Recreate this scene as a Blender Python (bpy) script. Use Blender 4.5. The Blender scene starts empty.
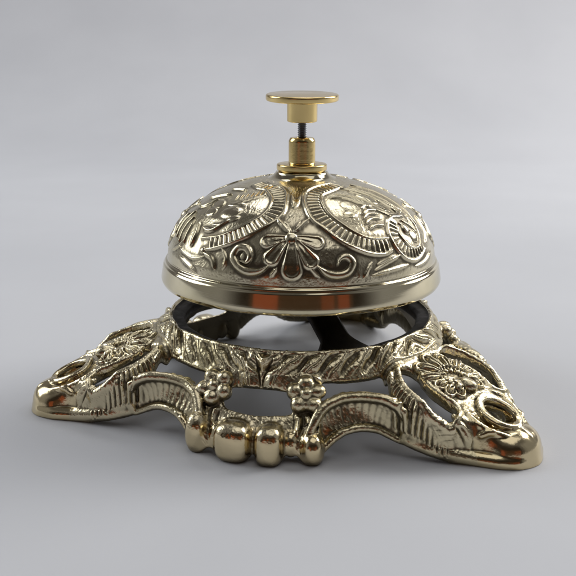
import bpy, math
import numpy as np
rng = np.random.default_rng(7)
S = 0.0375            # metres per unit: the rim of the bell has radius 1 unit
GZ = -0.84            # table level in units, rim edge of the bell is z = 0
C = bpy.context.scene.collection
sc = bpy.context.scene

# ------------------------------------------------------------------ helpers
def smooth(x, a, b):
    t = np.clip((x - a) / (b - a), 0, 1)
    return t * t * (3 - 2 * t)
def smin(a, b, k):
    h = np.maximum(k - np.abs(a - b), 0) / k
    return np.minimum(a, b) - h * h * k * .25
def smax(a, b, k):
    return -smin(-a, -b, k)
def poly_sdf(px, py, pts):
    pts = np.asarray(pts, float); n = len(pts)
    d = np.full(px.shape, 1e9); s = np.ones(px.shape)
    for i in range(n):
        a = pts[i]; b = pts[i - 1]
        ex, ey = b - a; wx = px - a[0]; wy = py - a[1]
        t = np.clip((wx * ex + wy * ey) / (ex * ex + ey * ey), 0, 1)
        d = np.minimum(d, (wx - ex * t) ** 2 + (wy - ey * t) ** 2)
        c1 = py >= a[1]; c2 = py < b[1]; c3 = ex * wy > ey * wx
        flip = (c1 & c2 & c3) | (~c1 & ~c2 & ~c3)
        s = np.where(flip, -s, s)
    return s * np.sqrt(d)
def vnoise(x, y, seed):
    """smooth value noise"""
    r = np.random.default_rng(seed).random((257, 257))
    xi = np.floor(x).astype(int); yi = np.floor(y).astype(int)
    fx = x - xi; fy = y - yi
    fx = fx * fx * (3 - 2 * fx); fy = fy * fy * (3 - 2 * fy)
    g = lambda i, j: r[i % 257, j % 257]
    return ((g(xi, yi) * (1 - fx) + g(xi + 1, yi) * fx) * (1 - fy)
            + (g(xi, yi + 1) * (1 - fx) + g(xi + 1, yi + 1) * fx) * fy) - .5
def to_world(v):
    v = np.asarray(v, float).copy(); v[:, 2] -= GZ
    return v * S
def mesh_obj(name, verts, faces, mat, parent=None, normals=None, world=True, dirt_and_shade=None):
    v = to_world(verts) if world else np.asarray(verts, float)
    me = bpy.data.meshes.new(name)
    faces = np.asarray(faces)
    if faces.ndim == 2:
        n = faces.shape[1]
        me.vertices.add(len(v)); me.vertices.foreach_set('co', v.ravel())
        me.loops.add(faces.size); me.loops.foreach_set('vertex_index', faces.ravel())
        me.polygons.add(len(faces))
        me.polygons.foreach_set('loop_start', np.arange(0, faces.size, n))
        me.update(calc_edges=True)
    me.validate()
    me.polygons.foreach_set('use_smooth', np.ones(len(me.polygons), bool))
    if normals is not None and len(normals) == len(me.vertices):
        me.normals_split_custom_set_from_vertices(normals.tolist())
    if dirt_and_shade is not None and len(dirt_and_shade) == len(me.vertices):
        at = me.attributes.new('tarnish_and_shade', 'FLOAT', 'POINT'); at.data.foreach_set('value', np.asarray(dirt_and_shade, np.float32))
    me.materials.append(mat)
    o = bpy.data.objects.new(name, me); C.objects.link(o)
    if parent: o.parent = parent
    return o
def grid_faces(nu, nv, wrap=True):
    i = np.arange(nu if wrap else nu - 1)[:, None]; j = np.arange(nv - 1)[None, :]
    i2 = (i + 1) % nu
    a = i * nv + j; b = i2 * nv + j; c = i2 * nv + j + 1; d = i * nv + j + 1
    return np.stack([a, b, c, d], -1).reshape(-1, 4)
def lathe(prof, n=128, centre=(0, 0), ang0=0.0):
    prof = np.asarray(prof, float)
    th = np.linspace(0, 2 * np.pi, n, endpoint=False) + ang0
    v = np.stack([centre[0] + prof[None, :, 0] * np.cos(th)[:, None],
                  centre[1] + prof[None, :, 0] * np.sin(th)[:, None],
                  np.repeat(prof[None, :, 1], n, 0)], -1).reshape(-1, 3)
    return v, grid_faces(n, len(prof))
def rounded(prof, r, n=4):
    """round the inner corners of a profile polyline"""
    P = [np.array(p, float) for p in prof]; out = [P[0]]
    for i in range(1, len(P) - 1):
        a, b, c = P[i - 1], P[i], P[i + 1]
        la, lc = np.linalg.norm(a - b), np.linalg.norm(c - b)
        q = min(r, la * .45, lc * .45)
        p0 = b + (a - b) / la * q; p1 = b + (c - b) / lc * q
        for k in range(n + 1):
            t = k / n
            out.append((1 - t) ** 2 * p0 + 2 * t * (1 - t) * b + t * t * p1)
    out.append(P[-1])
    return out

# ------------------------------------------------------------------ materials
def brass(name, col, dark, rough, grain=0.0, grain_scale=900., patina_and_shade=0.0, streak=0.0, lo=.42, hi=.53):
    m = bpy.data.materials.new(name); m.use_nodes = True
    nt = m.node_tree; N = nt.nodes; L = nt.links
    p = N['Principled BSDF']
    p.inputs['Metallic'].default_value = 1
    tc = N.new('ShaderNodeTexCoord')
    n1 = N.new('ShaderNodeTexNoise'); n1.inputs['Scale'].default_value = 55; n1.inputs['Detail'].default_value = 6
    L.new(tc.outputs['Object'], n1.inputs['Vector'])
    mix = N.new('ShaderNodeMix'); mix.data_type = 'RGBA'
    mix.inputs['A'].default_value = (*col, 1)
    mix.inputs['B'].default_value = (*[c * .78 for c in col[:2]], col[2] * .70, 1)
    r1 = N.new('ShaderNodeMapRange'); r1.inputs['From Min'].default_value = .45; r1.inputs['From Max'].default_value = .75
    L.new(n1.outputs['Fac'], r1.inputs['Value']); L.new(r1.outputs['Result'], mix.inputs['Factor'])
    colout = mix.outputs['Result']
    rr = N.new('ShaderNodeMapRange'); rr.inputs['To Min'].default_value = rough * .8; rr.inputs['To Max'].default_value = rough * 1.35
    rr.inputs['From Min'].default_value = .3; rr.inputs['From Max'].default_value = .7
    L.new(n1.outputs['Fac'], rr.inputs['Value'])
    rout = rr.outputs['Result']
    nf = N.new('ShaderNodeTexNoise'); nf.inputs['Scale'].default_value = 420; nf.inputs['Detail'].default_value = 8; nf.inputs['Roughness'].default_value = .7
    L.new(tc.outputs['Object'], nf.inputs['Vector'])
    sm = N.new('ShaderNodeMath'); sm.operation = 'MULTIPLY_ADD'; sm.inputs[1].default_value = rough * .9
    of = N.new('ShaderNodeMath'); of.operation = 'SUBTRACT'; of.inputs[1].default_value = .5
    L.new(nf.outputs['Fac'], of.inputs[0]); L.new(of.outputs[0], sm.inputs[0]); L.new(rout, sm.inputs[2]); rout = sm.outputs[0]
    if patina_and_shade > 0:
        g = N.new('ShaderNodeAttribute'); g.attribute_name = 'tarnish_and_shade'
        mr = N.new('ShaderNodeMath'); mr.operation = 'MULTIPLY'; mr.inputs[1].default_value = patina_and_shade
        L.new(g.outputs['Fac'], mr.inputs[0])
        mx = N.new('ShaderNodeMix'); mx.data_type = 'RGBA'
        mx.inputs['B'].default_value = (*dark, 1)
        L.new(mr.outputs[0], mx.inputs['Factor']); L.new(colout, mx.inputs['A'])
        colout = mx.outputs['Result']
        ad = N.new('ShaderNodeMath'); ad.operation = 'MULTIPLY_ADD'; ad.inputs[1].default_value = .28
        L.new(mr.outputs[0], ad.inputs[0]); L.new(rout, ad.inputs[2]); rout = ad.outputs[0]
    L.new(colout, p.inputs['Base Color']); L.new(rout, p.inputs['Roughness'])
    last = None
    if grain > 0:
        n2 = N.new('ShaderNodeTexNoise'); n2.inputs['Scale'].default_value = grain_scale; n2.inputs['Detail'].default_value = 3
        L.new(tc.outputs['Object'], n2.inputs['Vector'])
        b = N.new('ShaderNodeBump'); b.inputs['Strength'].default_value = grain; b.inputs['Distance'].default_value = .0004
        L.new(n2.outputs['Fac'], b.inputs['Height']); last = b
    if streak > 0:
        mp = N.new('ShaderNodeMapping'); mp.inputs['Scale'].default_value = (60, 60, 4500)
        L.new(tc.outputs['Object'], mp.inputs['Vector'])
        n3 = N.new('ShaderNodeTexNoise'); n3.inputs['Scale'].default_value = 1; n3.inputs['Detail'].default_value = 2
        L.new(mp.outputs['Vector'], n3.inputs['Vector'])
        b = N.new('ShaderNodeBump'); b.inputs['Strength'].default_value = streak; b.inputs['Distance'].default_value = .0002
        L.new(n3.outputs['Fac'], b.inputs['Height'])
        if last: L.new(last.outputs['Normal'], b.inputs['Normal'])
        last = b
    if last: L.new(last.outputs['Normal'], p.inputs['Normal'])
    return m
M_base = brass('cast_brass', (.66, .58, .40), (.045, .036, .023), .20, grain=.20, grain_scale=2400, patina_and_shade=.88, lo=.43, hi=.515)
M_foot = brass('polished_cast_brass', (.69, .58, .37), (.07, .055, .033), .135, grain=.06, grain_scale=2400, patina_and_shade=.7, lo=.43, hi=.51)
M_dome = brass('embossed_brass', (.67, .60, .435), (.05, .04, .027), .175, grain=.07, grain_scale=2400, patina_and_shade=.86, lo=.44, hi=.503)
M_rim = brass('turned_pale_brass', (.67, .60, .43), (.1, .08, .05), .09, streak=.010)
M_gold = brass('turned_yellow_brass', (.74, .56, .25), (.1, .08, .05), .15, grain=.05, streak=.025)
M_steel = brass('dark_steel', (.10, .10, .11), (.02, .02, .02), .35)
M_dark = brass('dark_iron_and_shade', (.035, .03, .024), (.02, .02, .02), .5, grain=.05)

def paper():
    m = bpy.data.materials.new('grey_paper'); m.use_nodes = True
    nt = m.node_tree; N = nt.nodes; L = nt.links; p = N['Principled BSDF']
    tc = N.new('ShaderNodeTexCoord')
    n = N.new('ShaderNodeTexNoise'); n.inputs['Scale'].default_value = 9; n.inputs['Detail'].default_value = 8
    L.new(tc.outputs['Object'], n.inputs['Vector'])
    cr = N.new('ShaderNodeValToRGB')
    cr.color_ramp.elements[0].position = .3; cr.color_ramp.elements[0].color = (.505, .515, .545, 1)
    cr.color_ramp.elements[1].position = .7; cr.color_ramp.elements[1].color = (.545, .555, .585, 1)
    L.new(n.outputs['Fac'], cr.inputs['Fac']); L.new(cr.outputs['Color'], p.inputs['Base Color'])
    p.inputs['Roughness'].default_value = .62; p.inputs['Specular IOR Level'].default_value = .35
    n2 = N.new('ShaderNodeTexNoise'); n2.inputs['Scale'].default_value = 1800; n2.inputs['Detail'].default_value = 4
    L.new(tc.outputs['Object'], n2.inputs['Vector'])
    b = N.new('ShaderNodeBump'); b.inputs['Strength'].default_value = .12; b.inputs['Distance'].default_value = .0002
    L.new(n2.outputs['Fac'], b.inputs['Height']); L.new(b.outputs['Normal'], p.inputs['Normal'])
    return m

# ------------------------------------------------------------------ the setting: one paper sheet that sweeps up behind
def backdrop():
    prof = [(-1.6, 0), (0.50, 0)]
    for k in range(1, 25):
        t = k / 24 * math.pi / 2
        prof.append((0.50 + .45 * math.sin(t), .45 * (1 - math.cos(t))))
    prof.append((.95, 1.6))
    v, f = [], []
    xs = np.linspace(-1.6, 1.6, 9)
    for x in xs:
        for y, z in prof: v.append((x, y, z))
    n = len(prof)
    f = grid_faces(len(xs), n, wrap=False)
    o = mesh_obj('paper_backdrop', v, f, paper(), world=False)
    o['kind'] = 'structure'
backdrop()

# ------------------------------------------------------------------ the bell as one thing
bell = bpy.data.objects.new('desk_bell', None); C.objects.link(bell)
bell['label'] = 'ornate brass desk bell with embossed dome, push button and pierced three-cornered base'
bell['category'] = 'desk bell'

# ================================================================== the base: a pierced casting grown from a distance field
MID = math.radians(-103.4); WARP = math.radians(2.3)
def design(x, y):
    r = np.hypot(x, y)
    p = np.arctan2(y, x) - MID
    p = (p + np.pi) % (2 * np.pi) - np.pi
    p = p - WARP * np.sin(p)
    k = np.round(p / (2 * np.pi / 3))
    f = p - k * 2 * np.pi / 3
    F = np.abs(f)
    psi = np.pi / 3 - F
    return r, p, f, F, r * np.cos(psi), r * np.sin(psi)
def undesign(r, p):
    p = p + WARP * math.sin(p)
    return r * math.cos(p + MID), r * math.sin(p + MID)

PANEL = [(.95, -.7), (.95, .27), (1.02, .325), (1.10, .39), (1.18, .445), (1.26, .475), (1.34, .465), (1.42, .42), (1.54, .335),
         (1.66, .258), (1.78, .195), (1.87, .12), (1.90, -.7)]
FC = 1.335                      # flower centre along the corner axis
R15 = math.radians(14.6)
def fields(x, y, relief=False, z=None):
    """2-D fields of the casting: outline distance, top and underside heights, relief on the outer face"""
    r, p, f, F, a, b = design(x, y)
    Fd = np.degrees(F)
    warpn = .010 * vnoise(x * 7 + 40, y * 7 + 40, 1)
    # outline
    ring = np.abs(r - .940) - .098
    panel = smin(poly_sdf(a, b, PANEL) - .008, np.hypot(a - 1.755, b) - .195, .08)
    arc15 = (F - R15) * r
    stem = np.maximum(np.abs(arc15) - .085, np.maximum(r - 1.285, .98 - r))
    bar = np.maximum(np.maximum(r - 1.30, 1.150 - r), (Fd - 16) * .02)
    crown = np.maximum(F * r - .26, np.maximum(r - 1.07, .98 - r))
    mid = smin(smin(stem, bar, .05), crown, .04)
    out = smin(smin(ring, panel, .05), mid, .05)
    oval = (np.sqrt((F * r / .215) ** 2 + ((r - 1.113) / .052) ** 2) - 1) * .052
    th = np.arctan2(b, a - FC); rho = np.hypot(a - FC, b)
    t_lo, t_hi = math.radians(66), math.radians(132)
    tc = np.clip(th, t_lo, t_hi)
    kid = np.hypot(a - FC - .300 * np.cos(tc), b - .312 * np.sin(tc)) - (.074 - .012 * smooth(np.abs(tc - 1.7), .2, .6))
    eye = (np.sqrt(((a - 1.655) / .104) ** 2 + (b / .094) ** 2) - 1) * .098
    d2 = smax(out, -oval, .03); d2 = smax(d2, -kid, .03); d2 = smax(d2, -eye, .03)
    d2 = d2 + warpn
    # heights of the shell
    zm = np.interp(r, [.75, .925, .945, 1.03, 1.12, 1.25, 1.36, 1.6], [-.268, -.262, -.238, -.372, -.50, -.665, -.80, -.84])
    zt = np.interp(a, [.75, .925, .945, 1.03, 1.12, 1.25, 1.34, 1.42, 1.60, 1.78, 1.95, 2.1], [-.268, -.262, -.236, -.335, -.385, -.435, -.468, -.50, -.575, -.655, -.72, -.76])
    zt = zt - 46 * np.clip(panel + .058, 0, .09) ** 2 * smooth(a, 1.06, 1.15) * smooth(a, 1.85, 1.6) + .022 * np.clip(1 - (rho / .26) ** 2, 0, 1)
    w = smooth(Fd, 39, 32)
    w = np.maximum(w, smooth(a, 1.08, 1.0) * smooth(b, .2, .36))
    zs = zt * (1 - w) + zm * w
    ztop = zs + .006 * vnoise(x * 14 + 9, y * 14 + 9, 2)
    # underside: thin shell, walls down to the table along the outline of the corners
    zb = zs - .085
    wall = smooth(-panel, .085, .04) * smooth(a, 1.12, 1.22) * smooth(Fd, 37, 39) * smooth(panel, .035, .0)
    wall = np.maximum(wall, smooth(a, 1.62, 1.72))
    wl = GZ - .12 + .215 * smooth(a, 1.70, 1.28)
    zb = zb * (1 - wall) + np.minimum(wl, zb) * wall
    info = dict(r=r, p=p, f=f, F=F, a=a, b=b, rho=rho)
    if not relief: return d2, ztop, zb, zs, info
    G = lambda v, wd: np.exp(-(v / wd) ** 2)
    rel = np.zeros_like(r)
    notpan = smooth(a, 1.075, 1.045)
    onring = (r > .94) * smooth(r, 1.062, 1.045) * notpan
    # laurel leaves on the ring, pointing to the middle of each side
    t = (r - .952) / (1.030 - .952)
    u = Fd / 8.6 + t * .95 + .05 * np.sin(Fd * .9)
    fr = u - np.floor(u)
    ln = np.sin(np.pi * np.clip(t, 0, 1)) ** .6
    leaf = np.clip(1 - ((fr - .52) / .40) ** 2, 0, 1) ** .75
    rel += onring * ln * (.026 * leaf - .008 - .008 * G(fr - .56, .045) * (leaf > .4))
    rel += onring * (.012 * G(t - 1.10, .13) * (Fd > 13) + .010 * G(t + .03, .10))
    # ornament in the middle of each side
    o = G(F * r, .10) * smooth(r, .955, .985) * smooth(r, 1.09, 1.06)
    rel += o * (.030 + .020 * np.cos(F * r * 46 + t * 2.2) - .012 * G(np.sin(F * r * 46 + t * 2.2), .25))
    # corner panel: ribbed frame, bead around the openings, collar of feathers
    inpan = smooth(panel, .03, .0) * smooth(a, 1.035, 1.07)
    rel += inpan * (.024 * G(kid - .018, .016) * smooth(th, 2.6, 2.3) + .022 * G(eye - .024, .018))
    ribs = np.cos(th * 48) * smooth(Fd, 38.5, 41) * smooth(kid, .040, .052) * (1 - smooth(a, 1.55, 1.48) * 0) * smooth(a, 1.58, 1.50) * smooth(rho, .30, .33)
    edge = -panel
    rel += inpan * .014 * G(edge - .022, .012) * smooth(a, 1.70, 1.6)
    coll = smooth(th, 2.2, 2.3) * smooth(rho, .275, .285) * smooth(rho, .36, .34)
    rel += inpan * coll * .004
    # flower: petals fanning to the ring
    pet_all = np.zeros_like(r)
    for q in (180, 150, 121, 95, 71, 48):
        t0 = math.radians(q); L_ = .275 if q > 110 else (.215 if q > 60 else .18)
        al = (a - FC) * math.cos(t0) + b * math.sin(t0); ac = -(a - FC) * math.sin(t0) + b * math.cos(t0)
        hw = (.022 + .048 * np.clip(al / L_, 0, 1)) * (1 if q > 110 else .72)
        e = ((al - L_ * .62) / (L_ * .40)) ** 2 + (ac / hw) ** 2
        k = np.clip(1 - e, 0, 1)
        pet = .040 * k ** .45 - .020 * G(e - .42, .16) * (al > L_ * .45) - .014 * G(ac, .007) * (e < .5)
        pet_all = np.maximum(pet_all, np.where(e < 1, pet, 0))
    rel = np.where(pet_all > 0, np.maximum(rel, pet_all), rel)
    rel -= .012 * np.exp(-((rho - .10) / .014) ** 2) * (th > 1.2) * inpan
    # ridges and creases running from the eye to the tip
    rel += .012 * G(b, .018) * smooth(a, 1.74, 1.78) * smooth(a, 1.92, 1.84)
    # leafy stems under the rosettes
    st = smooth(np.abs(arc15), .095, .06) * smooth(r, 1.17, 1.19) * smooth(r, 1.275, 1.24)
    rel += st * (.013 * np.cos(arc15 * 105 + 1.6 * np.sin(r * 30)) + .012)
    # casting unevenness
    rough = smooth(a, 1.72, 1.6) * smooth(r, .935, .955)
    rel += .003 * vnoise(x * 38 + 9, y * 38 + z * 30 + 9, 3) * rough + .0022 * vnoise(x * 110 + z * 60 + 9, y * 110 + 9, 4) * rough
    # fluting on the outer side of the corner frames, closed below by a plain bevel
    side = smooth(panel, -.10, -.07) * smooth(a, 1.10, 1.16) * smooth(a, 1.56, 1.50) * smooth(Fd, 36.5, 38.5)
    relw = side * (.0065 * np.cos(th * 84) * smooth(z, wl + .075, wl + .10) * smooth(kid, .036, .05) )
    return rel, relw

def build_base():
    h = .0065
    x0, x1, z0, z1 = -2.02, 2.02, GZ - .03, -.195
    xs = np.arange(x0, x1, h); zs_ = np.arange(z0, z1, h)
    nx, nz = len(xs), len(zs_)
    X, Y = np.meshgrid(xs, xs, indexing='ij')
    d2, ztop, zb, zmean, _ = fields(X, Y)
    gx, gy = np.gradient(zmean, h)
    ct = 1 / np.sqrt(1 + np.minimum(gx ** 2 + gy ** 2, 4))
    d2 = d2.astype(np.float32); ztop = ztop.astype(np.float32); zb = zb.astype(np.float32); ct = ct.astype(np.float32)
    zc = zs_.astype(np.float32)
    q_ = design(X, Y); uc = (smooth(q_[4], 1.1, 1.2) * smooth(q_[4], 1.72, 1.55) * smooth(np.degrees(q_[3]), 37, 41)).astype(np.float32); zu = ztop - np.float32(.15); kk = (.04 + .13 * smooth(q_[4], 1.50, 1.78)).astype(np.float32)
    D = np.empty((nx, nx, nz), np.float32)
    for i in range(0, nx, 48):
        s = slice(i, min(i + 48, nx))
        z = zc[None, None, :]
        slab = np.maximum((z - ztop[s, :, None]) * ct[s, :, None], (zb[s, :, None] - z) * ct[s, :, None])
        D[s] = smax(slab, d2[s, :, None] + .45 * np.clip(zu[s, :, None] - z, 0, .4) * uc[s, :, None], kk[s, :, None])
    del zu, uc, kk
    def add(c, R, k=.03, rot=0.0, pw=2.0):
        """union of an ellipsoid, radial / tangential / vertical radii, turned by rot"""
        c = np.array(c, float); m = max(R) + max(.022, 1.2 * k)
        i0 = np.clip(((c - m - [x0, x0, z0]) / h).astype(int), 0, [nx, nx, nz]); i1 = np.clip(((c + m - [x0, x0, z0]) / h).astype(int) + 1, 0, [nx, nx, nz])
        if (i1 <= i0).any(): return
        sl = tuple(slice(p, q) for p, q in zip(i0, i1))
        gx_, gy_, gz_ = np.meshgrid(xs[sl[0]] - c[0], xs[sl[1]] - c[1], zs_[sl[2]] - c[2], indexing='ij')
        u = gx_ * math.cos(rot) + gy_ * math.sin(rot); v = -gx_ * math.sin(rot) + gy_ * math.cos(rot)
        if pw != 2:
            q = (np.abs(u / R[0]) ** pw + np.abs(v / R[1]) ** pw + np.abs(gz_ / R[2]) ** pw) ** (1 / pw)
            D[sl] = smin(D[sl], ((q - 1) * min(R)).astype(np.float32), np.float32(k)); return
        q = np.sqrt((u / R[0]) ** 2 + (v / R[1]) ** 2 + (gz_ / R[2]) ** 2)
        q2 = np.sqrt((u / R[0] ** 2) ** 2 + (v / R[1] ** 2) ** 2 + (gz_ / R[2] ** 2) ** 2) + 1e-6
        e = (q * (q - 1) / q2).astype(np.float32)
        D[sl] = smin(D[sl], e, np.float32(k))
    spots = []
    for s in range(3):
        base_p = s * 2 * math.pi / 3
        for sg in (-1, 1):
            # rosette: five round petals about a bead
            pr = base_p + sg * R15
            cx, cy = undesign(1.112, pr); rot = math.atan2(cy, cx)
            n = np.array([math.cos(rot) * .80, math.sin(rot) * .80, .60])
            e1 = np.array([-math.sin(rot), math.cos(rot), 0]); e2 = np.cross(n, e1)
            cc = np.array([cx, cy, -.468])
            spots.append(('rosette', cc))
            add(cc + n * .030, (.038, .038, .038), .010)
            for k in range(5):
                t = k * math.pi / 2.5 + .3 * sg
                j = .004 * math.sin(k * 5 + s * 3 + sg)
                add(cc + n * (.006 + j) + e1 * math.cos(t) * .074 + e2 * math.sin(t) * .074, (.055 + j, .053, .050 - j), .018)
            # feet: two rolled ends in the middle, one under each stem
            q = base_p + sg * math.radians(4.9)
            c_ = undesign(1.285, q); rot = math.atan2(c_[1], c_[0])
            add((c_[0], c_[1], -.728), (.104, .104 - .015 * sg, .132), .030, rot, 2.7); spots.append(('foot', np.array([c_[0], c_[1], -.735])))
            q = base_p + sg * math.radians(16.2)
            c_ = undesign(1.268, q); rot = math.atan2(c_[1], c_[0])
            add((c_[0], c_[1], -.738 + .016 * sg * -1), (.094, .072, .118 + .016 * -sg), .040, rot, 2.3); spots.append(('foot', np.array([c_[0], c_[1], -.745])))
        for q in (-10.6, 10.4):
            q = base_p + math.radians(q); c_ = undesign(1.235, q); rot = math.atan2(c_[1], c_[0])
            add((c_[0], c_[1], -.735), (.075, .060, .085), .012, rot)
        # the rolled borders of each arch: over the top and down the corner, and along the lower edge
        for sg in (-1, 1):
            far = math.sin(base_p + sg * .5 + MID) > .3
            up_ = [(14.5, 1.275, -.70), (16.5, 1.245, -.60), (17.8, 1.212, -.555), (20, 1.180, -.510), (25.5, 1.157, -.475), (31, 1.205, -.460), (35.8, 1.285, -.462), (38.5, 1.345, -.50), (40.4, 1.372, -.575), (40.6, 1.376, -.65), (39.8, 1.352, -.725)]
            lo_ = [(39.6, 1.345, -.735), (37.5, 1.305, -.705), (35, 1.265, -.672), (32, 1.245, -.655), (29, 1.237, -.650), (25, 1.230, -.668), (22, 1.240, -.705), (19.5, 1.258, -.750), (17.5, 1.268, -.80)]
            if far: lo_ = [(q[0], q[1] - .02 * math.sin(math.pi * k / 8), q[2] + .045 * math.sin(math.pi * k / 8)) for k, q in enumerate(lo_)]
            A_ = np.array(up_[2:9]); B_ = np.array(lo_[::-1][1:8] + [(39.4, 1.34, -.70)])
            for u_ in np.linspace(0, 1, 58):
                pa_ = [np.interp(u_ * (len(A_) - 1), np.arange(len(A_)), A_[:, c]) for c in range(3)]
                pb_ = [np.interp(u_ * (len(B_) - 1), np.arange(len(B_)), B_[:, c]) for c in range(3)]
                for v_ in np.linspace(0, 1, 11):
                    Fq, rq, zq = [pa_[c] * (1 - v_) + pb_[c] * v_ for c in range(3)]
                    rq -= .030 + .016 * math.sin(math.pi * v_)
                    c_ = undesign(rq, base_p + sg * math.radians(Fq))
                    R_ = .020 + .0055 * math.cos(2 * math.pi * 14.5 * u_)
                    add((c_[0], c_[1], zq), (R_, R_, R_), .010)
            for path, rad, nn in ((up_, .032, 60), (lo_, .024, 50)):
                pth = np.array(path); tq = np.linspace(0, len(pth) - 1, nn)
                pf = np.stack([np.interp(tq, np.arange(len(pth)), pth[:, c]) for c in range(3)], -1)
                for it in range(3): pf[1:-1] = .5 * pf[1:-1] + .25 * (pf[2:] + pf[:-2])
                for e, (Fq, rq, zq) in enumerate(pf):
                    c_ = undesign(rq, base_p + sg * math.radians(Fq))
                    rr = rad * (1 - .25 * abs(e / nn * 2 - 1) ** 3)
                    add((c_[0], c_[1], zq), (rr, rr, rr), .010)
        pt = base_p + math.pi / 3
        c_ = undesign(1.765, pt); rot = math.atan2(c_[1], c_[0])
        add((c_[0], c_[1], -.742), (.150, .175, .108), .05, rot)
        # rolled lower edge of the corner, the ring round its eye and the scrolls beside it
        def tube(path, rad, nn, k=.010):
            pth = np.array(path, float); tq = np.linspace(0, len(pth) - 1, nn)
            pf = np.stack([np.interp(tq, np.arange(len(pth)), pth[:, c]) for c in range(3)], -1)
            for it in range(4): pf[1:-1] = .5 * pf[1:-1] + .25 * (pf[2:] + pf[:-2])
            for e, (aq, bq, zq) in enumerate(pf):
                c_ = undesign(math.hypot(aq, bq), pt + math.atan2(bq, aq))
                rr = rad * (1 - .3 * abs(e / (nn - 1) * 2 - 1) ** 3)
                add((c_[0], c_[1], zq), (rr, rr, rr), k)
        for sg in (-1, 1):
            tube([(1.285, sg * .448, -.728), (1.42, sg * .392, -.762), (1.54, sg * .315, -.785), (1.66, sg * .240, -.805), (1.78, sg * .185, -.808), (1.86, sg * .12, -.808), (1.895, 0, -.808)], .040, 80, .02)
            tube([(1.50, sg * .28, -.560), (1.56, sg * .285, -.610), (1.595, sg * .275, -.670), (1.60, sg * .265, -.720), (1.61, sg * .255, -.77)], .022, 36)
            tube([(1.50, sg * .16, -.535), (1.545, sg * .205, -.560), (1.62, sg * .205, -.600), (1.70, sg * .175, -.640), (1.77, sg * .12, -.665), (1.84, sg * .085, -.70)], .022, 44)
            tube([(1.66, sg * .225, -.66), (1.69, sg * .19, -.635), (1.72, sg * .17, -.635)], .020, 20)
        tube([(1.655 + .128 * math.cos(t), .116 * math.sin(t), float(np.interp(1.655 + .128 * math.cos(t), [1.5, 1.8], [-.527, -.640]))) for t in np.linspace(0, 2 * math.pi, 40)], .024, 70)
        c_ = undesign(FC + .075, pt)
        add((c_[0], c_[1], -.465), (.080, .052, .050), .015, rot)
        for sg in (-1, 1):
            c3 = undesign(FC + .03, pt + sg * .055); add((c3[0], c3[1], -.470), (.05, .026, .030), .012, rot + sg * .4)
    D = np.maximum(D, (np.float32(GZ) - zc)[None, None, :])
    # ---------------- surface nets
    ins = D < 0
    n8 = np.zeros((nx - 1, nx - 1, nz - 1), np.uint8)
    for dx in (0, 1):
        for dy in (0, 1):
            for dz in (0, 1):
                n8 += ins[dx:nx - 1 + dx, dy:nx - 1 + dy, dz:nz - 1 + dz]
    act = (n8 > 0) & (n8 < 8)
    I, J, K = np.nonzero(act)
    idx = np.full(act.shape, -1, np.int32); idx[I, J, K] = np.arange(len(I))
    corner = [(a, b, c) for a in (0, 1) for b in (0, 1) for c in (0, 1)]
    val = {c: D[I + c[0], J + c[1], K + c[2]] for c in corner}
    acc = np.zeros((len(I), 3)); cnt = np.zeros(len(I))
    for c in corner:
        for ax in range(3):
            if c[ax] == 0:
                e = list(c); e[ax] = 1; e = tuple(e)
                va, vb = val[c], val[e]
                m = (va < 0) != (vb < 0)
                t = np.where(m, va / np.where(m, va - vb, 1), 0)
                pnt = np.array(c, float)[None] + np.eye(3)[ax][None] * t[:, None]
                acc += pnt * m[:, None]; cnt += m
    P = acc / cnt[:, None]
    V = np.stack([x0 + (I + P[:, 0]) * h, x0 + (J + P[:, 1]) * h, z0 + (K + P[:, 2]) * h], -1)
    quads = []
    for ax in range(3):
        sl0 = [slice(1, nx - 1), slice(1, nx - 1), slice(1, nz - 1)]; sl1 = list(sl0)
        sl0[ax] = slice(0, D.shape[ax] - 1); sl1[ax] = slice(1, D.shape[ax])
        A = ins[tuple(sl0)]; B = ins[tuple(sl1)]
        g = np.nonzero(A != B)
        o = [g[0] + (0 if ax == 0 else 1), g[1] + (0 if ax == 1 else 1), g[2] + (0 if ax == 2 else 1)]
        u, v = [(1, 2), (2, 0), (0, 1)][ax]
        def cell(du, dv):
            q = [o[0].copy(), o[1].copy(), o[2].copy()]; q[u] -= du; q[v] -= dv
            return idx[q[0], q[1], q[2]]
        Q = np.stack([cell(1, 1), cell(0, 1), cell(0, 0), cell(1, 0)], -1)
        fl = ~A[g]
        Q[fl] = Q[fl][:, ::-1]
        quads.append(Q)
    Q = np.concatenate(quads); Q = Q[(Q >= 0).all(1)]
    # one gentle relaxation, then normals
    for it in range(1):
        s = np.zeros_like(V); c = np.zeros(len(V))
        for k in range(4):
            for kk in (1, 3):
                c += np.bincount(Q[:, k], minlength=len(V))
                for ax in range(3): s[:, ax] += np.bincount(Q[:, k], V[Q[:, (k + kk) % 4], ax], len(V))
        V = V * .55 + .45 * s / np.maximum(c, 1)[:, None]
    def normals(V, Q):
        fn = np.cross(V[Q[:, 2]] - V[Q[:, 0]], V[Q[:, 3]] - V[Q[:, 1]])
        vn = np.stack([sum(np.bincount(Q[:, k], fn[:, c], len(V)) for k in range(4)) for c in range(3)], -1)
        return vn / (np.linalg.norm(vn, axis=1)[:, None] + 1e-12)
    # ---------------- split every quad in four, round it off, then press the relief into the outer face
    nv = len(V)
    E = np.sort(np.stack([Q, np.roll(Q, -1, 1)], -1).reshape(-1, 2), 1)
    key = E[:, 0].astype(np.int64) * nv + E[:, 1]
    uk, inv = np.unique(key, return_inverse=True)
    ea, eb = uk // nv, uk % nv
    fcen = V[Q].mean(1)
    me_ = inv.reshape(-1, 4) + nv; fi = np.arange(len(Q)) + nv + len(uk)
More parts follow.
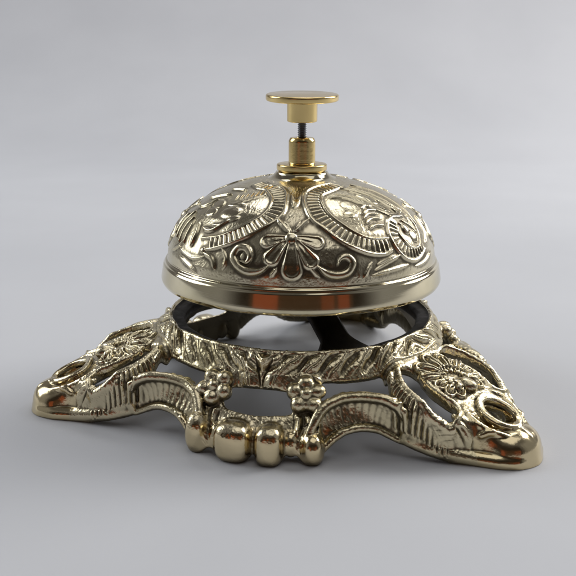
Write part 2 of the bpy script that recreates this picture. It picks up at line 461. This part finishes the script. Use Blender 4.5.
    ecnt = np.bincount(inv, minlength=len(uk)); frep = np.repeat(fcen, 4, 0)
    ef = np.stack([np.bincount(inv, frep[:, c], len(uk)) for c in range(3)], -1) / ecnt[:, None]
    ev = .25 * (V[ea] + V[eb]) + .5 * ef
    V = np.concatenate([V, ev, fcen])
    Q = np.concatenate([np.stack([Q[:, k], me_[:, k], fi, me_[:, (k + 3) % 4]], -1) for k in range(4)])
    vn = normals(V, Q)
    d2v, ztv, _, zsv, iv = fields(V[:, 0], V[:, 1])
    rel, relw = fields(V[:, 0], V[:, 1], True, V[:, 2])
    m = smooth(V[:, 2] - ztv, -.075, -.035) * smooth(V[:, 2] - ztv, .040, .018) * smooth(vn[:, 2], -.15, .25)
    pm = smooth(iv['a'], 1.66, 1.56) * smooth(iv['r'], .935, .955) * np.where((V[:, 2] < -.66) & (iv['F'] < .4), .35, 1)
    pit = .0016 * vnoise(V[:, 0] * 24 + V[:, 2] * 11 + 60, V[:, 1] * 24 + V[:, 2] * 15 + 60, 21) + .0014 * vnoise(V[:, 0] * 70 + V[:, 2] * 31 + 60, V[:, 1] * 70 + V[:, 2] * 45 + 60, 22)
    V = V + vn * (rel * m + relw * smooth(vn[:, 2], -.5, -.2) + pit * (.12 + .88 * pm))[:, None]
    vn = normals(V, Q)
    # tarnish gathers in the hollows: how far each point lies below the smoothed surface
    Ss = V.copy(); cnt_ = np.bincount(Q.ravel(), minlength=len(V))
    for it in range(36):
        fc_ = (Ss[Q[:, 0]] + Ss[Q[:, 1]] + Ss[Q[:, 2]] + Ss[Q[:, 3]]) * .25
        Ss = np.stack([sum(np.bincount(Q[:, k], fc_[:, c], len(V)) for k in range(4)) for c in range(3)], -1) / np.maximum(cnt_, 1)[:, None]
    cav = ((Ss - V) * vn).sum(1)
    dirt_and_shade = smooth(cav, .0002, .0034) ** .75
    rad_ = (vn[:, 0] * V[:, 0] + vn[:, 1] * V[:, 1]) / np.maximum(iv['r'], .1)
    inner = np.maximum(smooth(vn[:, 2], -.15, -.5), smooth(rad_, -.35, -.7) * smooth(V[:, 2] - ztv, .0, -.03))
    dirt_and_shade = np.maximum(dirt_and_shade, .92 * inner * smooth(iv['a'], 1.6, 1.5))  # undersides and inward faces darkened here to paint the shade inside the base
    # ---------------- split into the main openwork and the ornaments that stand on it
    fc = V[Q].mean(1)
    d2_, zt_, _, _, q = fields(fc[:, 0], fc[:, 1])
    sec = np.round(q['p'] / (2 * np.pi / 3)).astype(int) % 3
    tipsec = np.floor((q['p'] % (2 * np.pi)) / (2 * np.pi / 3)).astype(int) % 3
    region = np.zeros(len(Q), int)
    names = {0: ('base', M_base)}
    rid = 1
    def claim(mask, name, mat):
        nonlocal rid
        region[mask & (region == 0)] = rid; names[rid] = (name, mat); rid += 1
    for k in range(3):
        claim((tipsec == k) & (q['a'] > 1.645 + .11 * np.cos(q['b'] * 18)) & (q['b'] < .4), 'corner_foot', M_foot)
    for k in range(3):
        claim((tipsec == k) & (q['rho'] < .255) & (q['a'] < 1.5) & (fc[:, 2] > zt_ - .04), 'flower', M_base)
    for nm, cc in spots:
        dd = np.linalg.norm(fc - cc, axis=1)
        if nm == 'rosette': claim(dd < .135, 'rosette', M_base)
        else: claim((dd < .185) & (fc[:, 2] < -.64) & (q['r'] > 1.2), 'scroll_foot', M_foot)
    claim((q['r'] < .935), 'inner_flange', M_dark)  # brass flange coloured near black to paint the shade under the bell
    claim((q['r'] < 1.048) & (fc[:, 2] > zt_ - .05), 'laurel_ring', M_base)
    objs = {}
    for k in sorted(names):
        nm, mat = names[k]
        m = region == k
        if not m.any(): continue
        qq = Q[m]; u, inv = np.unique(qq, return_inverse=True)
        o = mesh_obj(nm, V[u], inv.reshape(-1, 4), mat, bell if k == 0 else objs[0], normals=vn[u], dirt_and_shade=dirt_and_shade[u])
        objs[k] = o
    return objs[0]
base = build_base()

# ================================================================== the embossed dome and its turned rim
PROF = np.array([(.957, .176), (.955, .195), (.95, .24), (.925, .315), (.88, .402), (.83, .468), (.77, .525), (.70, .573),
                 (.63, .611), (.54, .65), (.445, .682), (.34, .708), (.226, .73), (.19, .737)])
FULL = np.concatenate([[(1.0, 0.0), (1.006, .02), (1.0, .06), (.985, .135), (.978, .155), (.972, .168)], PROF])
def spline(P, n):
    seg = np.hypot(*np.diff(P, axis=0).T); s = np.concatenate([[0], np.cumsum(seg)])
    t = np.linspace(0, s[-1], n); out = np.stack([np.interp(t, s, P[:, 0]), np.interp(t, s, P[:, 1])], -1)
    k = max(3, int(n * .03)) | 1; pad = np.pad(out, ((k // 2, k // 2), (0, 0)), mode='reflect', reflect_type='odd')
    ker = np.hanning(k + 2)[1:-1]; ker /= ker.sum()
    return np.stack([np.convolve(pad[:, c], ker, 'valid') for c in (0, 1)], -1)
sF = np.concatenate([[0], np.cumsum(np.hypot(*np.diff(FULL, axis=0).T))])
S_DOME0 = sF[6]
def surf_pt(azd, s):
    """point of the bell at azimuth azd (degrees from the front) and arc length s from the rim edge"""
    a = np.radians(np.asarray(azd, float) - 90)
    r = np.interp(s, sF, FULL[:, 0]); z = np.interp(s, sF, FULL[:, 1])
    return np.stack([r * np.cos(a), r * np.sin(a), z], -1)

def build_dome():
    nu, nv = 1700, 300
    pr = spline(PROF, nv)
    th = np.linspace(0, 2 * np.pi, nu, endpoint=False)
    B = np.stack([pr[None, :, 0] * np.cos(th)[:, None], pr[None, :, 0] * np.sin(th)[:, None], np.repeat(pr[None, :, 1], nu, 0)], -1).reshape(-1, 3)
    tg = np.gradient(pr, axis=0); tg /= np.linalg.norm(tg, axis=1)[:, None]
    nr = np.stack([tg[:, 1], -tg[:, 0]], -1)
    Nn = np.stack([nr[None, :, 0] * np.cos(th)[:, None], nr[None, :, 0] * np.sin(th)[:, None], np.repeat(nr[None, :, 1], nu, 0)], -1).reshape(-1, 3)
    H = np.zeros(len(B))
    def near(P, w):
        lo = P.min(0) - w; hi = P.max(0) + w
        return np.nonzero(((B > lo) & (B < hi)).all(1))[0]
    def smoothline(P, n=8):
        P = np.asarray(P, float)
        if len(P) < 3: return P
        out = []
        Q = np.concatenate([[2 * P[0] - P[1]], P, [2 * P[-1] - P[-2]]])
        for i in range(1, len(Q) - 2):
            for k in range(n):
                t = k / n
                out.append(.5 * (2 * Q[i] + (Q[i + 1] - Q[i - 1]) * t + (2 * Q[i - 1] - 5 * Q[i] + 4 * Q[i + 1] - Q[i + 2]) * t * t
                                 + (3 * Q[i] - Q[i - 1] - 3 * Q[i + 1] + Q[i + 2]) * t ** 3))
        out.append(P[-1]); return np.array(out)
    def dist(P, w):
        ii = near(P, w); X = B[ii]
        best = np.full(len(ii), 1e9); arc = np.zeros(len(ii)); a0 = 0
        for p, q in zip(P[:-1], P[1:]):
            e = q - p; L = np.linalg.norm(e)
            if L < 1e-9: continue
            t = np.clip(((X - p) @ e) / L ** 2, 0, 1)
            d = np.linalg.norm(X - p - t[:, None] * e, axis=1)
            m = d < best; best[m] = d[m]; arc[m] = a0 + t[m] * L; a0 += L
        return ii, best, arc, a0
    def conv(pts, off, mir):
        P = np.array(pts, float)
        return np.stack([(-P[:, 0] if mir else P[:, 0]) + off, P[:, 1]], -1)
    def stroke(pts, w, amp, off, mir=False, taper=False, mode='max'):
        P2 = smoothline(conv(pts, off, mir)); P = surf_pt(P2[:, 0], P2[:, 1])
        ii, d, arc, L = dist(P, w * 1.6)
        ww = w * (np.clip(1.15 - np.abs(arc / L * 2 - 1) ** 3, .25, 1) if taper else 1)
        hgt = amp * np.exp(-(d / (ww * .72)) ** 2) if mode != 'round' else amp * np.sqrt(np.clip(1 - (d / ww) ** 2, 0, 1))
        if mode == 'sub': H[ii] -= hgt
        else: H[ii] = np.maximum(H[ii], hgt)
    def blob(c, ru, rv, amp, off, mir=False, rot=0, flat=False):
        c = conv([c], off, mir)[0]; p = surf_pt(c[0], c[1]); a = math.radians(c[0] - 90)
        e1 = np.array([-math.sin(a), math.cos(a), 0]); p2 = surf_pt(c[0], c[1] + .01); e2 = p2 - p; e2 /= np.linalg.norm(e2)
        if mir: rot = -rot
        ii = near(p[None], max(ru, rv) * 1.3); X = B[ii] - p
        u = X @ e1; v = X @ e2; uu = u * math.cos(rot) + v * math.sin(rot); vv = -u * math.sin(rot) + v * math.cos(rot)
        e = (uu / ru) ** 2 + (vv / rv) ** 2
        H[ii] = np.maximum(H[ii], amp * (np.clip(1 - e * e * e, 0, 1) if flat else np.sqrt(np.clip(1 - e, 0, 1))))
    def petal(a_, b_, w, off, mir=False, amp=.024):
        P2 = conv([a_, b_], off, mir); P = surf_pt(P2[:, 0], P2[:, 1])
        P = np.stack([P[0] + (P[1] - P[0]) * t for t in np.linspace(0, 1, 5)])
        ii, d, arc, L = dist(P, w * 2.2)
        t = arc / L
        ww = 1.15 * w * (.42 + .75 * t ** .8) * np.where(t > .97, 1.0, 1.0)
        x = d / ww
        hgt = np.where(x < 1.15, amp * (np.exp(-((x - .80) / .20) ** 2) * .55 + .62 * np.sqrt(np.clip(1 - (x / 1.1) ** 2, 0, 1)) + .25 * np.exp(-(x / .16) ** 2) * smooth(t, .85, .55) * smooth(t, .15, .3)), 0)
        H[ii] = np.maximum(H[ii], hgt)
    def band(o_, i_, m_, off, mir=False, hw=.050, per=.036):
        stroke(o_, .019, .026, off, mir); stroke(i_, .014, .021, off, mir)
        P2 = smoothline(conv(m_, off, mir)); P = surf_pt(P2[:, 0], P2[:, 1])
        ii, d, arc, L = dist(P, hw)
        g = np.where(d < hw, .019 * (.5 + .5 * np.cos(2 * np.pi * arc / per)) ** .8 * smooth(d, hw, hw * .7), 0)
        H[ii] = np.maximum(H[ii], g)
    knob = (-4.3, .506)
    scl = [(-12.5, .319), (-16.3, .282), (-21.2, .279), (-25.2, .31), (-27.8, .361), (-26.3, .416), (-22.8, .421), (-20.5, .379), (-21.2, .334), (-23.8, .335)]
    scr = [(6.3, .324), (9.7, .28), (13.8, .264), (17.8, .279), (20.2, .334), (18.5, .374), (15.7, .368), (14.0, .328)]
    def motif(off, mir=False, scrolls=True):
        for a_, b_, w in (((-6, .506), (-14.2, .480), .034), ((-6.3, .491), (-11.6, .372), .038), ((-3.7, .473), (-3.5, .300), .046),
                          ((-2, .48), (3.6, .356), .038), ((-1.3, .508), (6.4, .478), .034)):
            petal(a_, b_, w, off, mir)
        stroke([(-5, .542), (-12.8, .662)], .020, .028, off, mir, True)
        stroke([(-3.2, .552), (3.7, .66)], .020, .026, off, mir, True)
        stroke([(-4.4, .55), (-8.2, .64)], .010, .014, off, mir, True); stroke([(-3.9, .55), (-.6, .64)], .010, .014, off, mir, True)
        blob(knob, .042, .042, .045, off, mir)
        if scrolls:
            stroke(scl, .027, .044, off, mir, True, 'round'); stroke(scr, .025, .042, off, mir, True, 'round')
            blob((-23, .368), .03, .035, .018, off, mir)
            stroke([(-9.3, .31), (-11.5, .255)], .014, .02, off, mir, True); stroke([(2.5, .332), (6.8, .258)], .014, .02, off, mir, True)
    for off, mir in ((0, False), (180, False)):
        motif(off, mir)
        # right medallion
        band([(41, 1.114), (19.2, 1.076), (6.2, 1.01), (1.8, .903), (2.7, .768), (5.2, .66), (10.8, .572), (16.5, .487), (22.2, .429), (28.5, .385), (35.7, .365), (39.8, .383)],
             [(50, 1.05), (33.2, 1.0), (23.3, .966), (16.2, .927), (13.8, .847), (14.7, .722), (19, .625), (24.5, .537), (30.7, .484), (40.2, .465)],
             [(42, 1.08), (35.8, 1.057), (20.5, 1.021), (10.2, .944), (7.5, .837), (9.3, .706), (14.3, .594), (20, .513), (26, .456), (32.2, .425), (39.7, .418)], off)
        # shell shaped curl at the right edge of it
        band([(60, .60), (56.3, .60), (51.5, .61), (45.8, .579), (42.5, .52), (41.8, .449), (43.2, .378), (46.5, .315), (52.2, .284), (57.7, .295), (63, .33)],
             [(50, .535), (48.3, .484), (49.7, .421), (53, .37), (58.8, .363), (62.8, .423), (65, .493), (65.7, .559)],
             [(49.3, .57), (46, .519), (44.8, .454), (46.5, .394), (49.5, .346), (54.3, .328), (60, .335)], off, hw=.04, per=.034)
        blob((54.5, .50), .035, .045, .035, off); blob((58.5, .44), .05, .05, .02, off)
        for l in ([(52, .56), (57, .49), (60, .42)], [(56, .57), (60.5, .5), (62, .45)]): stroke(l, .014, .022, off, False, True)
        # feathers and hair inside
        for l in ([(35, .729), (40, .75), (44.5, .735)], [(34.2, .678), (39, .705), (44.2, .695)], [(32.2, .634), (37.5, .67), (43.6, .658)], [(31.5, .59), (37, .625), (43, .612)], [(32.2, .55), (37, .57), (42, .56)]):
            stroke(l, .017, .028, off, False, True)
        stroke([(20.8, .881), (31.5, .867), (39.8, .777), (45.2, .696), (50.8, .621)], .018, .024, off, False, True)
        stroke([(40.8, 1.012), (51.5, .92), (57.3, .784), (59, .64)], .018, .024, off, False, True)
        stroke([(61, 1.028), (69.8, .902), (71.5, .766), (69.5, .627), (67, .5)], .018, .024, off, False, True)
        stroke([(29, .93), (42, .87), (48.5, .77), (52.5, .68)], .012, .016, off, False, True)
        stroke([(50, 1.0), (60, .89), (64, .76), (64, .63)], .014, .018, off, False, True)
        blob((30.5, .76), .06, .08, .012, off, rot=.5); blob((27, .69), .05, .035, .014, off)
        blob((50, .83), .05, .08, .016, off, rot=.4)
        for k in range(6):
            stroke([(44 + k * 3.6, .96 - k * .045), (50 + k * 3.2, .86 - k * .045)], .010, .016, off, False, True)
        # left medallion
        band([(-55, 1.09), (-38.3, 1.065), (-23.5, 1.048), (-13.5, .969), (-10.2, .834), (-9.7, .722), (-12.7, .643), (-18.3, .57), (-23.8, .504), (-30.8, .442), (-38, .394), (-43, .37)],
             [(-58, 1.02), (-45.2, .991), (-33.7, .979), (-22.2, .887), (-19.2, .779), (-21, .68), (-26.3, .592), (-32.3, .524), (-38.5, .475), (-47.2, .44)],
             [(-56, 1.05), (-43.3, 1.035), (-26.3, 1.008), (-16.8, .894), (-14.5, .771), (-16.7, .667), (-22.3, .581), (-28, .511), (-34.3, .456), (-42.3, .416)], off)
        blob((-40.5, .68), .085, .065, .020, off, rot=.2, flat=True); blob((-55, .645), .06, .045, .018, off, flat=True); blob((-57, .73), .075, .05, .016, off, rot=-.3, flat=True)
        blob((-43, .765), .075, .03, .013, off, rot=.2, flat=True); blob((-36, .625), .05, .03, .02, off, rot=.5)
        stroke([(-44, .76), (-42.2, .773), (-37, .836), (-28.2, .909)], .016, .018, off, False, True)
        for k in range(7):
            stroke([(-48 + k * 3.0, .80 + k * .018), (-51 + k * 3.2, .86 + k * .022)], .009, .014, off, False, True)
        stroke([(-50.7, .513), (-46, .50), (-42.8, .517), (-38.3, .586)], .022, .030, off, False, True)
        stroke([(-47, .55), (-42, .555), (-37, .60)], .014, .022, off, False, True)
        stroke([(-52.3, .368), (-52.8, .469), (-55.7, .541)], .022, .034, off, False, True)
        for l in ([(-73.7, .396), (-75.8, .497), (-74.7, .564)], [(-69, .38), (-71, .5), (-69, .60)], [(-64, .36), (-65.5, .48), (-64, .56)], [(-59, .37), (-60, .46), (-61, .54)], [(-72, .64), (-66, .68), (-62, .76)], [(-74, .74), (-68, .80), (-60, .85)], [(-70, .9), (-62, .93), (-54, .94)]):
            stroke(l, .018, .028, off, False, True)
        stroke([(-58.5, .282), (-50.7, .247), (-44.3, .20)], .018, .022, off, False, True)
        stroke([(-43.3, .352), (-38, .326), (-35.3, .262)], .022, .028, off, False, True)
        stroke([(-62, .34), (-55, .31), (-48, .30), (-42, .33)], .014, .016, off, False, True)
        blob((-43.8, .362), .028, .026, .035, off)
        stroke([(-69.2, .286), (-63.2, .335), (-59.8, .40)], .016, .020, off, False, True)
        stroke([(-34, .40), (-31, .34), (-31.5, .27)], .016, .018, off, False, True)
        for l in ([(24.2, .235), (26.2, .28), (28.5, .326)], [(29.3, .275), (36.2, .312), (44, .345)], [(27.7, .244), (36.3, .258), (47.2, .27)], [(31, .31), (37, .335), (41, .35)], [(52, .245), (60, .25), (70, .29)], [(68, .36), (74, .44), (77, .55)]):
            stroke(l, .015, .018, off, False, True)
        # little drop between the two medallions
        blob((-4, .84), .03, .05, .02, off); stroke([(-7.5, .93), (-4, .78), (-.5, .93)], .014, .016, off, False, True)
    for off in (94, -86): motif(off, False, False)
    # hand punched ground and general unevenness of the pressing
    az = np.repeat(th, nv) * 60; ss = np.tile(np.arange(nv), nu)
    H += .0018 * vnoise(az * .9 + 20, ss * .12 + 20, 11) + .0016 * vnoise(az * 2.6 + 50, ss * .36 + 50, 12) * (H < .01)
    fade = np.tile(smooth(np.arange(nv), 2, 12) * smooth(np.arange(nv), nv - 2, nv - 12), nu)
    V = B + Nn * (.50 * H * fade)[:, None]
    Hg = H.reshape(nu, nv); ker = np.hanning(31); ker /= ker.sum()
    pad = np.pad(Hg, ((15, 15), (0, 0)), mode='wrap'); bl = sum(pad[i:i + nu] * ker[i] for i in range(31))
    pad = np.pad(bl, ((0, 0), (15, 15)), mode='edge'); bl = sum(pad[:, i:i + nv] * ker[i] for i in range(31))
    dirt_and_shade = smooth((bl - Hg).ravel() * fade, .0006, .0058) ** .75
    # inner face of the shell
    ip = pr.copy() - nr * .03
    nin = 24; ip = ip[np.linspace(nv - 1, 0, nin).astype(int)]
    F1 = grid_faces(nu, nv)
    ni = 170; thi = np.linspace(0, 2 * np.pi, ni, endpoint=False)
    VI = np.stack([ip[None, :, 0] * np.cos(thi)[:, None], ip[None, :, 0] * np.sin(thi)[:, None], np.repeat(ip[None, :, 1], ni, 0)], -1).reshape(-1, 3)
    F2 = grid_faces(ni, nin) + len(V)
    return mesh_obj('bell_dome', np.concatenate([V, VI]), np.concatenate([F1, F2]), M_dome, bell, dirt_and_shade=np.concatenate([dirt_and_shade, np.full(len(VI), .5)]))
dome = build_dome()
rim_prof = rounded([(.925, .205), (.957, .186), (.958, .1735), (.972, .167), (.9765, .158), (.9785, .150), (.988, .138), (.995, .10), (1.001, .065), (1.005, .040), (1.004, .028), (.994, .006), (.985, .0), (.972, .0), (.965, .02), (.955, .10), (.93, .17), (.925, .205)], .006, 3)
v, f = lathe(rim_prof, 360); mesh_obj('rim', v, f, M_rim, dome)
neck = rounded([(.27, .716), (.215, .737), (.188, .762), (.184, .772), (.175, .7735), (.02, .7735)], .016, 6)
v, f = lathe(neck, 128); mesh_obj('neck', v, f, M_rim, dome)

# ================================================================== post, spring-loaded plunger and button
post = rounded([(.02, .7755), (.165, .7755), (.168, .779), (.168, .785)], .003, 2)[:-1] + rounded([(.168, .782), (.178, .786), (.178, .818), (.172, .826), (.098, .830), (.094, .836), (.094, .985), (.082, 1.008), (.036, 1.010), (.034, .98)], .008, 4)
v, f = lathe(post, 96); mesh_obj('post', v, f, M_gold, bell)
rod = []
for k in range(44):
    z = .96 + k * .0045
    rod.append((.028 + .004 * math.cos(k * 2.1), z))
v, f = lathe(rod, 40); plunger = mesh_obj('plunger_rod', v, f, M_steel, bell)
btn = rounded([(.0005, 1.118), (.103, 1.118), (.106, 1.124), (.106, 1.252), (.115, 1.260), (.244, 1.260), (.252, 1.266), (.253, 1.296), (.246, 1.305), (.0005, 1.308)], .006, 4)
v, f = lathe(btn, 128)
ta = math.radians(3.2); yy, zz = v[:, 1].copy(), v[:, 2] - 1.12      # the worn plunger lets the button lean to the front
v[:, 1] = yy * math.cos(ta) - zz * math.sin(ta); v[:, 2] = 1.12 + yy * math.sin(ta) + zz * math.cos(ta)
mesh_obj('button', v, f, M_gold, bell)

# ================================================================== support under the bell: a cross bar and its pillar
def build_bar():
    n = 41; az = math.radians(-71)
    e = np.array([math.cos(az), math.sin(az), 0]); t = np.array([-math.sin(az), math.cos(az), 0])
    rings = []
    for k in range(n):
        u = -1 + 2 * k / (n - 1)
        d = u * .935
        z = -.285 + .16 * smooth(1 - abs(u), .0, .75)
        w = .10 + .10 * smooth(abs(u), .72, 1.0) + .02 * smooth(1 - abs(u), .75, 1)
        sec = []
        for cw, cz in ((-1, -.028), (1, -.028), (1, .012), (.8, .028), (-.8, .028), (-1, .012)):
            q = e * d + t * (cw * w); sec.append((q[0], q[1], z + cz))
        rings.append(sec)
    m = 6; v = np.array(rings).reshape(-1, 3)
    f = []
    for i in range(n - 1):
        for j in range(m):
            f.append((i * m + j, i * m + (j + 1) % m, (i + 1) * m + (j + 1) % m, (i + 1) * m + j))
    f += [(0, 5, 4, 3), (0, 3, 2, 1), ((n - 1) * m, (n - 1) * m + 1, (n - 1) * m + 2, (n - 1) * m + 3), ((n - 1) * m, (n - 1) * m + 3, (n - 1) * m + 4, (n - 1) * m + 5)]
    return v, np.array(f)
v, f = build_bar(); bar = mesh_obj('support_bar', v, f, M_dark, bell)
v, f = lathe(rounded([(.0005, -.14), (.13, -.13), (.14, -.06), (.08, -.03), (.07, .70), (.0005, .70)], .01, 3), 48)
mesh_obj('pillar', v, f, M_dark, bar)

# ------------------------------------------------------------------ camera
F_PX = 850.0; PD = math.radians(14.5); D = F_PX / 137.0
cam = bpy.data.cameras.new('camera'); co = bpy.data.objects.new('camera', cam); C.objects.link(co)
pa = PD + math.atan(11 / F_PX)
loc = np.array([0, -D * math.cos(PD), D * math.sin(PD) - GZ]) * S
co.location = loc
import mathutils
fw = mathutils.Vector((0, math.cos(pa), -math.sin(pa)))
q = fw.to_track_quat('-Z', 'Y')
co.rotation_euler = (q.to_matrix() @ mathutils.Matrix.Rotation(math.radians(.4), 3, 'Z')).to_euler()
cam.sensor_width = 36; cam.lens = 36 * F_PX / 576
cam.shift_x = -13.0 / 576
cam.clip_start = .01; cam.clip_end = 50
cam.dof.use_dof = True; cam.dof.focus_distance = D * S * .93; cam.dof.aperture_fstop = 36
sc.camera = co

# ------------------------------------------------------------------ lamps and the room around
def area(name, loc, target, sx, sy, power, col):
    l = bpy.data.lights.new(name, 'AREA'); l.shape = 'RECTANGLE'; l.size = sx; l.size_y = sy; l.energy = power; l.color = col
    o = bpy.data.objects.new(name, l); C.objects.link(o); o.location = loc
    d = mathutils.Vector(target) - mathutils.Vector(loc); o.rotation_euler = d.to_track_quat('-Z', 'Y').to_euler()
    return o
area('window_light', (.80, .40, .62), (0, 0, .03), .5, .7, 8.8, (1, .985, .96))
area('side_light', (-.85, .25, .52), (0, 0, .03), .5, .6, 4.0, (.95, .98, 1))
area('back_light', (.05, .72, 1.1), (0, -.05, 0), .9, .4, 3.4, (1, 1, 1))
area('front_fill_light', (.15, -.25, 1.3), (.05, -.2, 0), 1.1, 1.0, 3.1, (1, .99, .98))  # unseen lamp added overhead to brighten the table in front

w = bpy.data.worlds.new('World'); sc.world = w; w.use_nodes = True
nt = w.node_tree; N = nt.nodes; L = nt.links
bg = N['Background']
tc = N.new('ShaderNodeTexCoord'); sep = N.new('ShaderNodeSeparateXYZ'); L.new(tc.outputs['Generated'], sep.inputs[0])
def math_(op, a, b=None, clamp=False):
    n = N.new('ShaderNodeMath'); n.operation = op; n.use_clamp = clamp
    for i, s in enumerate((a, b)):
        if s is None: continue
        if isinstance(s, (int, float)): n.inputs[i].default_value = s
        else: L.new(s, n.inputs[i])
    return n.outputs[0]
def ramp(v, a, b):
    n = N.new('ShaderNodeMapRange'); n.interpolation_type = 'SMOOTHSTEP'
    n.inputs['From Min'].default_value = a; n.inputs['From Max'].default_value = b
    L.new(v, n.inputs['Value']); return n.outputs['Result']
def mixc(f, A, B):
    n = N.new('ShaderNodeMix'); n.data_type = 'RGBA'
    L.new(f, n.inputs['Factor'])
    for k, s in (('A', A), ('B', B)):
        if isinstance(s, tuple): n.inputs[k].default_value = (*s, 1)
        else: L.new(s, n.inputs[k])
    return n.outputs['Result']
X, Y, Z = sep.outputs
# the viewer's side of the room is dim and brown, the sides and the back are pale walls
front = ramp(Y, -.35, -.72)
col = mixc(front, (.42, .42, .43), (.045, .036, .028))
col = mixc(ramp(Z, .55, .85), col, (.15, .145, .14))
ratio = math_('DIVIDE', X, math_('MAXIMUM', math_('MULTIPLY', Y, -1.0), .05))
def patch(cx, hw, z0, z1):
    d = math_('ABSOLUTE', math_('SUBTRACT', ratio, cx))
    m = ramp(d, hw * 1.05, hw * .95)
    m = math_('MULTIPLY', m, ramp(Z, z0 - .03, z0 + .03)); m = math_('MULTIPLY', m, ramp(Z, z1 + .03, z1 - .03))
    return math_('MULTIPLY', m, ramp(Y, -.2, -.3))
col = mixc(patch(0, .85, -.2, .34), col, (.105, .062, .038))
col = mixc(patch(-.54, .22, -.2, .30), col, (.40, .115, .055))
col = mixc(patch(.38, .10, -.2, .30), col, (.26, .09, .045))
col = mixc(patch(.66, .11, -.2, .30), col, (.34, .10, .05))
L.new(col, bg.inputs['Color']); bg.inputs['Strength'].default_value = .58

# ------------------------------------------------------------------ render settings
sc.view_settings.view_transform = 'Standard'; sc.view_settings.look = 'None'; sc.view_settings.exposure = 0
sc.render.engine = 'CYCLES'
try:
    sc.cycles.use_denoising = True
    sc.cycles.max_bounces = 8; sc.cycles.glossy_bounces = 6
    sc.cycles.sample_clamp_indirect = 4
except Exception: pass
